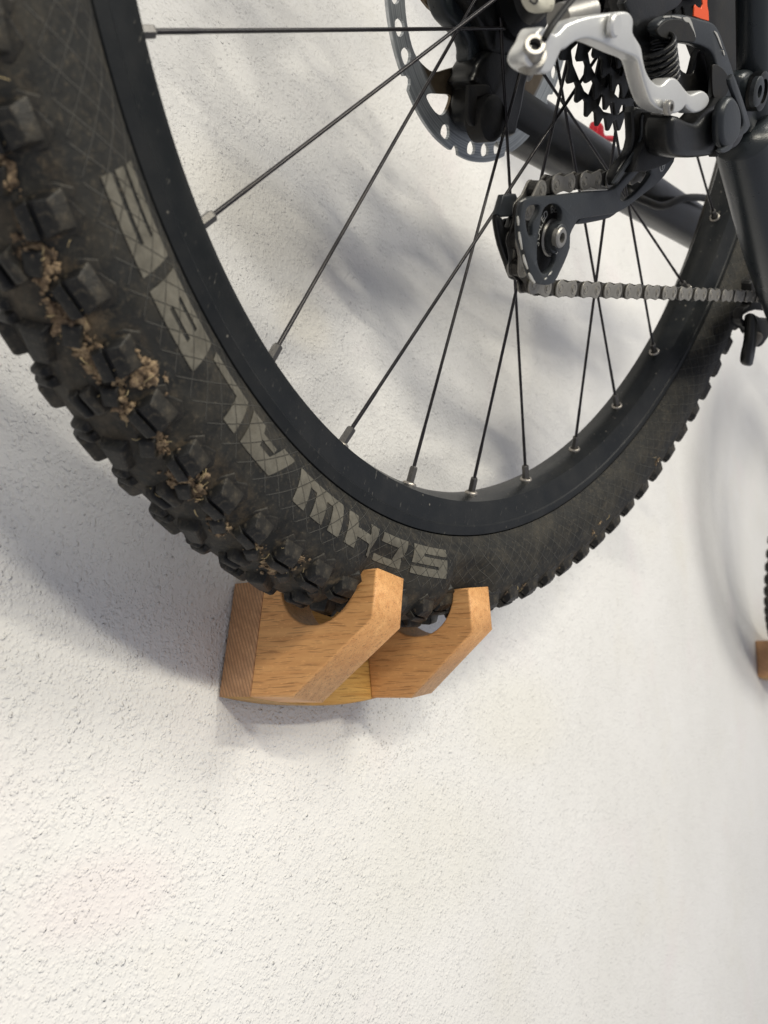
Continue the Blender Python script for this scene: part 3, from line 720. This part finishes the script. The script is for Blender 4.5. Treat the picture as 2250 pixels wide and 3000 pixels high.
PT = 0.0127
def eight(w, waist, pl=PT, n=9):
    p = []
    for t in np.linspace(-90, 90, n): p.append((pl/2+w*math.cos(R(t))*0.95, w*math.sin(R(t))))
    p.append((0, waist))
    for t in np.linspace(90, 270, n): p.append((-pl/2+w*math.cos(R(t))*0.95, w*math.sin(R(t))))
    p.append((0, -waist)); return p
def mjoin(ms, name):
    bm = bmesh.new()
    for x in ms: bm.from_mesh(x)
    me = bpy.data.meshes.new(name); bm.to_mesh(me); bm.free(); return me
outl = [flat('p', eight(0.0042, 0.0029), yy, 0.0010, (), 0.0002, 1) for yy in (-0.0022, 0.0034)]
for sx_ in (-1, 1):
    v, f = lathe([(0,-0.0036),(0.0012,-0.0036),(0.0013,-0.0032),(0.0013,-0.0030),(0.0019,-0.0030),(0.0021,-0.0034),(0.0024,-0.0034),(0.0025,-0.0030)], 14, sx_*PT/2, 0)
    outl.append(fix(mesh('p', v, f)))
OUT = mjoin(outl, 'outer_link'); OUT.materials.append(M['chain'])
inn = [flat('p', eight(0.0040, 0.0027), yy, 0.0009, (), 0.0002, 1) for yy in (-0.0012, 0.0022)]
for sx_ in (-1, 1):
    v, f = lathe([(0.0037,-0.0012),(0.0037,0.0012)], 14, sx_*PT/2, 0); inn.append(fix(mesh('p', v, f)))
INN = mjoin(inn, 'inner_link'); INN.materials.append(M['chain_dark'])
me = mesh('chain', *lathe([(0.0013,YC+0.003),(0.0013,YC-0.003)], 10, *at_len(0.004)))
chain = link('chain', me, M['chain_dark'], bike)
s0, k = 0.0040, 0
while s0+PT < cum[-1]:
    a, b = at_len(s0), at_len(s0+PT); mid = (a+b)/2; an = math.atan2(b[1]-a[1], b[0]-a[0])
    o = link('chain_link', OUT if k % 2 == 0 else INN, None, chain, Matrix.Translation((mid[0], YC, mid[1]))@Matrix.Rotation(-an, 4, 'Y'))
    s0 += PT; k += 1

# derailleur ------------------------------------------------------
yk = -0.0850
der = link('derailleur', flat('derailleur', smooth_poly(xz(D((470,-30),(480,110),(500,260),(560,400),(580,520),(640,660),(720,700),(820,650),(900,700),(960,760),(1060,740),(1110,790),(1200,820),(1230,700),(1215,600),(1180,470),(1075,385),(1030,500),(1005,592),(960,600),(895,552),(880,480),(878,380),(860,330),(740,290),(720,190),(800,110),(880,60),(900,-30)), -0.080), 2), -0.079, 0.004, (), 0.0008), M['black_paint'], bike, smooth=40)
link('derailleur_body', flat('derailleur_body', smooth_poly(xz(D((480,-30),(500,110),(520,230),(590,400),(610,520),(660,640),(760,660),(840,600),(820,330),(720,270),(640,150),(620,-30)), -0.072), 2), -0.064, 0.014, (), 0.003), M['black_paint'], der, smooth=40)
# upper loop of the knuckle, grey with chipped edges
link('knuckle_loop', flat('knuckle_loop', smooth_poly(xz(D((722,190),(800,130),(930,122),(1075,160),(1160,185),(1215,250),(1280,420),(1345,620),(1342,730),(1305,800),(1250,830),(1210,790),(1205,640),(1190,520),(1150,420),(1065,372),(960,350),(850,338),(760,300),(720,250)), -0.088), 3), -0.0855, 0.0055, (), 0.0012, 2), M['grey_metal'], der, smooth=50)
link('added_knuckle_side_plate', flat('added_knuckle_side_plate', smooth_poly(xz(D((765,225),(830,165),(930,155),(1000,185),(1055,260),(1062,335),(1000,340),(880,328),(785,300),(755,260)), -0.091), 3), -0.0905, 0.0010, (), 0.0003, 1), M['black_plastic'], der)  # thin dark plate added to stand for the knuckle's dark side face
link('knuckle_pad', flat('knuckle_pad', smooth_poly(xz(D((1200,560),(1225,520),(1290,560),(1338,640),(1335,720),(1300,785),(1240,800),(1205,760)), -0.091), 3), -0.0905, 0.0010, (), 0.0003, 1), M['black_plastic'], der)
chips = []
def chip_run(pts, y):
    P_ = [np.array(xz([p], y)[0]) for p, w_ in pts]; W2 = [w_*0.000052 for p, w_ in pts]; up_, dn_ = [], []
    for k_ in range(len(P_)):
        d_ = P_[min(k_+1, len(P_)-1)]-P_[max(k_-1, 0)]; d_ = d_/np.hypot(*d_); n_ = np.array([-d_[1], d_[0]])
        up_.append(tuple(P_[k_]+n_*W2[k_]*random.uniform(.6, 1.4))); dn_.append(tuple(P_[k_]-n_*W2[k_]*random.uniform(.5, 1.3)))
    return flat('c', up_+dn_[::-1], y+0.0004, 0.0006, (), 0.0, 0)
chips.append(chip_run([(p, w_) for p, w_ in zip(D((812,140),(830,136),(850,134),(868,133)), (5,8,9,4))], -0.0912))
chips.append(chip_run([(p, w_) for p, w_ in zip(D((880,133),(905,136),(930,140),(955,146)), (4,6,7,4))], -0.0912))
chips.append(chip_run([(p, w_) for p, w_ in zip(D((972,150),(995,158),(1018,172),(1036,200),(1048,235),(1062,275),(1070,300)), (6,16,20,18,10,7,4))], -0.0912))
chips.append(chip_run([(p, w_) for p, w_ in zip(D((1225,255),(1242,275),(1255,305),(1266,335),(1276,365),(1288,395)), (5,11,9,8,7,3))], -0.0912))
chips.append(chip_run([(p, w_) for p, w_ in zip(D((1293,410),(1300,430),(1306,446)), (4,8,4))], -0.0912))
o = link('paint_chips', mjoin(chips, 'paint_chips'), M['chip'], der); o['kind'] = 'stuff'; o['label'] = 'bare silver chips along the knuckle edge'
# spring
sp_a, sp_b = wl(D((745,345))[0], -0.088), wl(D((790,680))[0], -0.088)
ax_ = Vector(sp_b-sp_a); hx = ax_.normalized(); e1 = hx.orthogonal().normalized(); e2 = hx.cross(e1)
pts = [Vector(sp_a)+ax_*(t/7.0)+(e1*math.cos(2*math.pi*t)+e2*math.sin(2*math.pi*t))*0.0078 for t in np.linspace(0, 7, 170)]
link('spring', mesh('spring', *tube(pts, 0.0011, 7)), M['black_paint'], der, smooth=180)
# silver outer link
ys = -0.098
silver = link('link_arm', flat('link_arm', smooth_poly(xz(D((-282,250),(-235,225),(-140,280),(-60,205),(10,172),(110,140),(200,125),(320,108),(430,98),(475,125),(494,180),(490,265),(525,325),(560,390),(575,480),(600,575),(645,650),(700,690),(745,680),(785,640),(830,632),(870,660),(920,725),(965,765),(1010,752),(1060,736),(1105,765),(1118,815),(1095,870),(1050,905),(995,915),(950,885),(925,860),(895,895),(850,918),(790,914),(720,890),(655,840),(615,750),(580,640),(550,525),(515,470),(390,420),(240,352),(120,320),(20,345),(-60,405),(-95,420),(-140,520),(-180,590),(-240,600),(-330,560),(-378,500),(-365,410),(-315,330)), ys), 3), ys+0.004, 0.008, (), 0.0011, 2), M['silver'], der, smooth=50)
for px, r_ in ((D((415,208))[0], 0.0040),):
    v, f = lathe([(0,-0.0012),(r_*0.8,-0.0012),(r_,-0.0004),(r_,0.001)], 20); link('pivot_pin', fix(mesh('pivot_pin', v, f)), M['silver'], der, Matrix.Translation(wl(px, ys-0.006)), smooth=40)
def bolt(px, y, r, m1, parent, depth=0.004, sock=0.45, name='bolt', tilt=None):
    v, f = lathe([(r*sock*0.98,-depth+0.0022),(r*sock,-depth),(r*0.86,-depth),(r,-depth+0.0006),(r,0.001)], 24)
    o = link(name, fix(mesh(name, v, f)), m1, parent, Matrix.Translation(wl(px, y)), smooth=40)
    v, f = lathe([(0,-depth+0.0020),(r*sock*1.05,-depth+0.0020)], 6); link(name+'_socket', mesh('socket', v, f), M['black_plastic'], parent, Matrix.Translation(wl(px, y)))
    return o
bd = Vector((-0.78,-0.60,-0.05)).normalized(); bm_ = bd.to_track_quat('Y', 'Z').to_matrix().to_4x4(); bm_.translation = Vector(wl(NN((1262,450))[0], ys-0.002))
v, f = lathe([(0,0.0040),(0.0019,0.0040),(0.0021,0.0062),(0.0033,0.0062),(0.0037,0.0057),(0.0037,0.0010),(0.0050,0.0008),(0.0050,-0.003)], 6*4); link('clamp_bolt', fix(mesh('clamp_bolt', v, f)), M['steel'], der, bm_, smooth=35)
v, f = lathe([(0,0.0042),(0.0022,0.0042)], 6); link('bolt_socket', mesh('bolt_socket', v, f), M['black_plastic'], der, bm_)
bolt(D((850,872))[0], ys-0.0062, 0.0030, M['steel'], der, 0.0016, 0.5, 'limit_screw')
# barrel and cable
c0, c1_ = wl(D((-40,150))[0], -0.085), wl(D((210,90))[0], -0.085)
link('cable_barrel', mesh('cable_barrel', *tube([c0, c0+(c1_-c0)*.95, c1_], [0.0050,0.0055,0.0040], 18)), M['steel'], der, smooth=50)
slv = link('link_sleeve', flat('link_sleeve', smooth_poly(xz(NN((1228,20),(1236,-40),(1400,-50),(1400,80),(1385,98),(1310,106),(1262,82)), -0.090), 2), -0.087, 0.006, (), 0.002), M['ivory'], der, smooth=40)
cu = bpy.data.curves.new('t', 'FONT'); cu.body = 'D'; cu.size = 0.0085; cu.align_x = 'CENTER'; cu.extrude = 0.00005
ob = bpy.data.objects.new('t', cu); COL.objects.link(ob); me = bpy.data.meshes.new_from_object(ob.evaluated_get(bpy.context.evaluated_depsgraph_get())); bpy.data.objects.remove(ob)
q_ = wl(NN((1275,38))[0], -0.0932); me.transform(Matrix.Translation(q_)@ROT_XZ@Matrix.Rotation(R(25), 4, 'Z'))
link('sleeve_lettering', me, M['black_plastic'], der)
cb = [wl(p, y) for p, y in ((NN((1365,320))[0],-0.1055),(NN((1420,220))[0],-0.106),(NN((1500,110))[0],-0.105),(NN((1620,-40))[0],-0.104))]
link('gear_cable', mesh('gear_cable', *tube(spline(cb), 0.0011, 8)), M['black_plastic'], der, smooth=180)
# lower knuckle: a stubby barrel with a domed cap and a thin stop plate
yl = -0.094
link('knuckle_barrel', flat('knuckle_barrel', smooth_poly(xz(D((800,930),(985,1000),(1090,900),(1240,800),(1330,790),(1385,900),(1390,1050),(1340,1180),(1262,1222),(1150,1255),(1000,1275),(880,1272),(800,1240),(770,1100)), yl), 3), yl+0.008, 0.014, (), 0.0032, 3), M['black_paint'], der, smooth=60)
link('knuckle_block', flat('knuckle_block', xz(D((660,910),(800,925),(890,960),(905,1040),(880,1270),(800,1330),(640,1390),(520,1395),(560,1270),(640,1120)), -0.084), -0.081, 0.006, (), 0.0012, 2), M['black_plastic'], der, smooth=40)
link('cage_arm', flat('cage_arm', smooth_poly(xz(D((540,860),(690,905),(660,960),(655,1100),(612,1210),(540,1300),(450,1430),(390,1500),(388,1410),(440,1310),(500,1240),(535,1120),(530,980)), -0.080), 2), -0.0775, 0.005, (), 0.0012, 2), M['black_paint'], der, smooth=40)
link('arm_rib', flat('arm_rib', smooth_poly(xz(D((645,930),(682,925),(668,980),(662,1105),(620,1215),(545,1310),(430,1470),(400,1480),(470,1370),(580,1220),(632,1100),(636,1000)), -0.0835), 2), -0.0825, 0.0016, (), 0.0006, 1), M['grey_metal'], der, smooth=40)
link('knuckle_cap', flat('knuckle_cap', smooth_poly(xz(D((1245,900),(1290,800),(1340,780),(1390,860),(1405,980),(1385,1100),(1330,1190),(1270,1195),(1240,1120),(1235,1000)), yl-0.010), 3), yl-0.007, 0.006, (), 0.0028, 4), M['grey_metal'], der, smooth=60)
link('stop_plate', flat('stop_plate', smooth_poly(xz(D((1352,625),(1385,630),(1500,975),(1500,1030),(1465,1080),(1390,1130),(1350,1210),(1290,1240),(1255,1215),(1330,1170),(1420,1060),(1450,1000),(1430,900),(1345,680)), yl-0.012), 3), yl-0.0105, 0.0022, (), 0.0007, 1), M['grey_metal'], der, smooth=40)
bolt(D((1210,1222))[0], yl-0.004, 0.0028, M['black_plastic'], der, 0.003, 0.5, 'grub_screw')
# cage
yo = -0.0735
cage = link('cage_plate', flat('cage_plate', smooth_poly(xz(K((322,350),(372,323),(480,318),(650,298),(795,288),(835,262),(880,212),(925,165),(985,90),(1060,60),(1145,100),(1112,178),(1050,252),(960,322),(890,376),(825,412),(770,422),(680,436),(625,446),(602,480),(578,530),(576,600),(546,680),(522,730),(490,788),(440,802),(396,790),(370,758),(350,700),(330,620),(310,560),(303,500),(308,430)), yo), 2), yo+0.0015, 0.0030,
    [smooth_poly(xz(K((848,332),(862,288),(930,212),(972,170),(1002,168),(1012,200),(975,258),(915,320),(868,346)), yo), 3),
     smooth_poly(xz(K((335,440),(345,385),(375,370),(410,374),(405,415),(375,470),(372,530),(350,528)), yo), 3),
     smooth_poly(xz(K((415,480),(430,400),(465,365),(505,368),(530,400),(528,455),(490,480),(470,545),(475,620),(500,640),(488,690),(450,735),(418,728),(398,660),(402,560)), yo), 3)], 0.0007, 1), M['cage'], der, smooth=40)
link('cage_stiffener', flat('cage_stiffener', smooth_poly(xz(K((640,400),(700,370),(800,352),(860,340),(900,372),(830,412),(790,440),(700,462),(605,474),(620,435)), yo+0.004), 2), yo+0.007, 0.005, (), 0.0015), M['cage'], der, smooth=40)
bolt(K((525,545))[0], yo-0.002, 0.0058, M['cage'], der, 0.0020, 0.72, 'pulley_bolt_collar')
bolt(K((529,545))[0], yo-0.0035, 0.0044, M['steel'], der, 0.0018, 0.5, 'pulley_bolt')
me = mjoin([chip_run([(p, w_) for p, w_ in zip(K(*a), b)], yo-0.0016) for a, b in (
    (((308,430),(310,455),(311,480)),(4,9,5)), (((316,515),(320,545),(326,580),(331,610)),(5,10,8,4)), (((338,640),(345,668),(353,694),(361,715)),(6,12,10,4)),
    (((368,738),(378,756),(388,774),(400,790)),(7,12,14,6)), (((452,772),(464,762)),(5,7)), (((472,750),(484,738),(492,728)),(4,8,4)), (((514,634),(522,624)),(5,6)),
    (((660,292),(720,290),(790,287)),(2,3,2)), (((322,352),(350,336)),(3,4)))], 'cage_chips')
o = link('cage_chips', me, M['chip'], der); o['kind'] = 'stuff'; o['label'] = 'bare scuffs along the cage edge'
# white outlined cross mark on the cage root
mk = wl(D((806,1335))[0], yo-0.0017); mr = 0.0030
ring_ = [(mk[0]+mr*math.cos(R(a)), mk[2]+mr*1.15*math.sin(R(a))) for a in range(0, 360, 20)]; hole_ = [(mk[0]+mr*.78*math.cos(R(a)), mk[2]+mr*.92*math.sin(R(a))) for a in range(0, 360, 20)]
def bar_(a): 
    c_, s_ = math.cos(R(a)), math.sin(R(a)); h_ = mr*.16; l_ = mr*.70
    return [(mk[0]+x*c_-z*s_, mk[2]+x*s_+z*c_) for x, z in ((-l_,-h_),(l_,-h_),(l_,h_),(-l_,h_))]
link('cross_mark', mjoin([flat('c', ring_, yo-0.0014, 0.0004, [hole_], 0, 0), flat('c', bar_(35), yo-0.0014, 0.0004, (), 0, 0), flat('c', bar_(125), yo-0.0015, 0.0004, (), 0, 0)], 'cross_mark'), M['white_text'], der)
# inner cage and bent tab
yi = -0.0540
link('cage_plate', flat('cage_plate', smooth_poly(xz(K((215,470),(255,440),(290,470),(420,430),(560,470),(570,600),(500,720),(400,790),(330,770),(280,760),(245,680),(225,590)), yi), 3), yi+0.0012, 0.0024, (), 0.0007, 1), M['black_paint'], der, smooth=40)
link('cage_tab', flat('cage_tab', xz(K((212,314),(286,308),(294,330),(268,432),(196,436),(182,420)), -0.060), -0.0585, 0.0030, (), 0.0009), M['grey_metal'], der, smooth=40)
link('cage_strut', flat('cage_strut', smooth_poly(xz(K((180,425),(212,440),(222,480),(246,488),(262,440),(272,440),(262,520),(268,600),(300,700),(322,745),(300,772),(268,765),(240,690),(205,590),(186,500)), -0.060), 2), -0.0585, 0.0030, (), 0.0009), M['black_paint'], der, smooth=40)
# jockey wheel
def jockey():
    o_ = []
    for i in range(11):
        a = 360/11*i
        for u, k_ in ((0,-0.0046),(.18,-0.0042),(.36,-0.001),(.46,0.0005),(.54,0.0005),(.64,-0.001),(.82,-0.0042)): o_.append((pc[0]+(PR+k_)*math.cos(R(a+u*360/11)), pc[1]+(PR+k_)*math.sin(R(a+u*360/11))))
    return flat('jockey_wheel', o_, YC+0.0012, 0.0024, (), 0.0005, 1)
jw = link('jockey_wheel', jockey(), M['black_plastic'], der)
v, f = lathe([(0.0085,YC-0.0048),(0.0155,YC-0.0048),(0.0160,YC-0.0044),(0.0160,YC)], 40, pc[0], pc[1]); link('jockey_face', fix(mesh('jockey_face', v, f)), M['black_plastic'], der, smooth=40)
v, f = lathe([(0.0050,YC-0.0046),(0.0055,YC-0.0056),(0.0078,YC-0.0056),(0.0084,YC-0.0046)], 40, pc[0], pc[1]); link('jockey_bearing', fix(mesh('jockey_bearing', v, f)), M['steel'], der, smooth=40)
glyphs = []
for i, ch in enumerate('SEALED BEARING'):
    if ch == ' ': continue
    cu = bpy.data.curves.new('t', 'FONT'); cu.body = ch; cu.size = 0.0046; cu.align_x = 'CENTER'; cu.extrude = 0.00005
    ob = bpy.data.objects.new('t', cu); COL.objects.link(ob); me = bpy.data.meshes.new_from_object(ob.evaluated_get(bpy.context.evaluated_depsgraph_get()))
    bpy.data.objects.remove(ob)
    an = R(228-i*13.0); ra = 0.0108
    me.transform(Matrix.Translation((pc[0]+ra*math.cos(an), YC-0.00495, pc[1]+ra*math.sin(an)))@ROT_XZ@Matrix.Rotation(an-math.pi/2, 4, 'Z')); glyphs.append(me)
o = link('pulley_lettering', mjoin(glyphs, 'pulley_lettering'), M['white_text'], der)

# frame -----------------------------------------------------------
def px_tube(name, pts, rad, m_, parent=bike, seg=24, sm=8):
    return link(name, mesh(name, *tube(spline([wl(p, y) for p, y in pts], sm), rad, seg)), m_, parent, smooth=180)
px_tube('seatstay', [((2206,-260),-0.080),((2207,0),-0.082),((2208,200),-0.084),((2212,330),-0.084)], 0.0088, M['frame_grey'])
px_tube('chainstay', [((2176,395),-0.082),((2205,520),-0.082),((2262,760),-0.080),((2340,1000),-0.078)], 0.0165, M['frame_grey'])
c = wl(D((1540,760))[0], -0.088)
piv = link('dropout_pivot', flat('dropout_pivot', smooth_poly(xz(D((1455,620),(1520,560),(1600,590),(1650,700),(1645,860),(1600,960),(1540,1080),(1480,1000),(1450,800)), -0.088), 3), -0.074, 0.014, (), 0.004, 3), M['frame_grey'], bike, smooth=50)
bolt(D((1548,742))[0], -0.0895, 0.0098, M['black_paint'], piv, 0.005, 0.62, 'pivot_bolt_ring'); bolt(D((1562,742))[0], -0.0945, 0.0074, M['grey_metal'], piv, 0.002, 0.42, 'pivot_bolt')
link('dropout', flat('dropout', smooth_poly(xz(D((640,-120),(700,200),(900,300),(1075,200),(1215,300),(1330,640),(1440,700),(1500,560),(1500,200),(1490,-120)), -0.066), 2), -0.048, 0.014, (), 0.003), M['black_plastic'], bike, smooth=40)
dec = link('orange_decal', flat('orange_decal', xz(D((1128,-60),(1172,-60),(1172,40),(1182,90),(1186,170),(1130,155),(1060,130),(1068,60),(1075,36),(1100,60),(1122,65),(1138,30)), -0.0815), -0.0805, 0.0008, (), 0.0002, 0), M['orange'], bike)
px_tube('chainstay', [((1390,278),0.074),((1560,379),0.074),((1740,487),0.076),((1990,638),0.078),((2200,765),0.080)], [0.0208]*33, M['black_paint'])
px_tube('brake_hose', [(K((900,300))[0],0.052),(K((1000,350))[0],0.050),(K((1090,375))[0],0.050),(K((1200,335))[0],0.052),(K((1300,330))[0],0.056),(K((1380,350))[0],0.06)], 0.0034, M['black_plastic'], seg=12)
link('red_lever', flat('red_lever', smooth_poly(xz(D((338,985),(378,1010),(392,1090),(480,1100),(480,1150),(400,1146),(340,1170),(298,1150),(316,1080)), 0.105), 3), 0.12, 0.010, (), 0.003), M['red'], bike, smooth=40)
# chainring, lower guide
cx_, _, cz_ = wl((2440, 690), YC)
o_ = []
for i in range(32):
    for u, k_ in ((0,-0.004),(.18,-0.004),(.36,0.0),(.5,0.001),(.64,0.0),(.82,-0.004)): o_.append((cx_+(0.066+k_)*math.cos(R((i+u)*11.25)), cz_+(0.066+k_)*math.sin(R((i+u)*11.25))))
link('chainring', flat('chainring', o_, YC+0.001, 0.0022, [[(cx_+0.05*math.cos(R(a)), cz_+0.05*math.sin(R(a))) for a in range(0,360,12)]], 0.0005, 1), M['black_paint'], bike)
gd = link('chain_guide', flat('chain_guide', smooth_poly(xz(Q((1060,1220),(1110,1185),(1300,1165),(1420,1180),(1420,1480),(1300,1520),(1130,1500),(990,1560),(975,1640),(1060,1690),(1080,1730),(1100,1560),(1200,1590),(1290,1600),(1290,1740),(1235,1830),(1190,1890),(1150,1900),(1145,1850),(1160,1760),(1110,1740),(1010,1660),(960,1600),(1000,1480),(1060,1440)), -0.050), 2), -0.045, 0.008, (), 0.002), M['black_plastic'], bike, smooth=40)
link('guide_tooth', flat('guide_tooth', smooth_poly(xz(Q((1105,1560),(1150,1600),(1138,1850),(1098,2080),(1072,2110),(1042,2085),(1050,1980),(1080,1840)), -0.058), 3), -0.053, 0.008, (), 0.003), M['black_paint'], gd, smooth=40)
link('guide_pin', flat('guide_pin', smooth_poly(xz(Q((1140,1760),(1230,1750),(1240,1820),(1180,1900),(1130,1920),(1120,1880)), -0.054), 3), -0.048, 0.006, (), 0.002), M['rotor_spider'], gd, smooth=40)

# front wheel, far right ------------------------------------------
fr = Matrix.Rotation(R(20.5), 4, 'X')
fm = Matrix.Translation(Vector((1.238, -0.063, 0.080))-fr@Vector((0, 0, -R0)))@fr
inv = BM.inverted()
ft = link('tyre', tyre_me, None, bike, inv@fm)
bm = bmesh.new()
for k in range(-24, 8):
    for me_, t_, p_, r_ in ((K_sh,0,35,0),(K_sh,1.4,145,math.pi),(K_ce,1.9,74,0),(K_ce,1.9,106,0)):
        p, T, b, n = sect(PITCH*k+t_, p_); mw = Matrix((T, b, n)).transposed().to_4x4(); mw.translation = p
        n0 = len(bm.verts); bm.from_mesh(me_); bm.verts.ensure_lookup_table()
        bmesh.ops.transform(bm, matrix=mw@Matrix.Rotation(r_, 4, 'Z'), verts=bm.verts[n0:])
me = bpy.data.meshes.new('tread_knobs'); bm.to_mesh(me); bm.free()
o = link('tread_knobs', me, M['knob'], ft); o['kind'] = 'stuff'
link('rim', rim.data, None, bike, inv@fm)
print('objects', len(bpy.data.objects), 'wall verts', nx*nz)
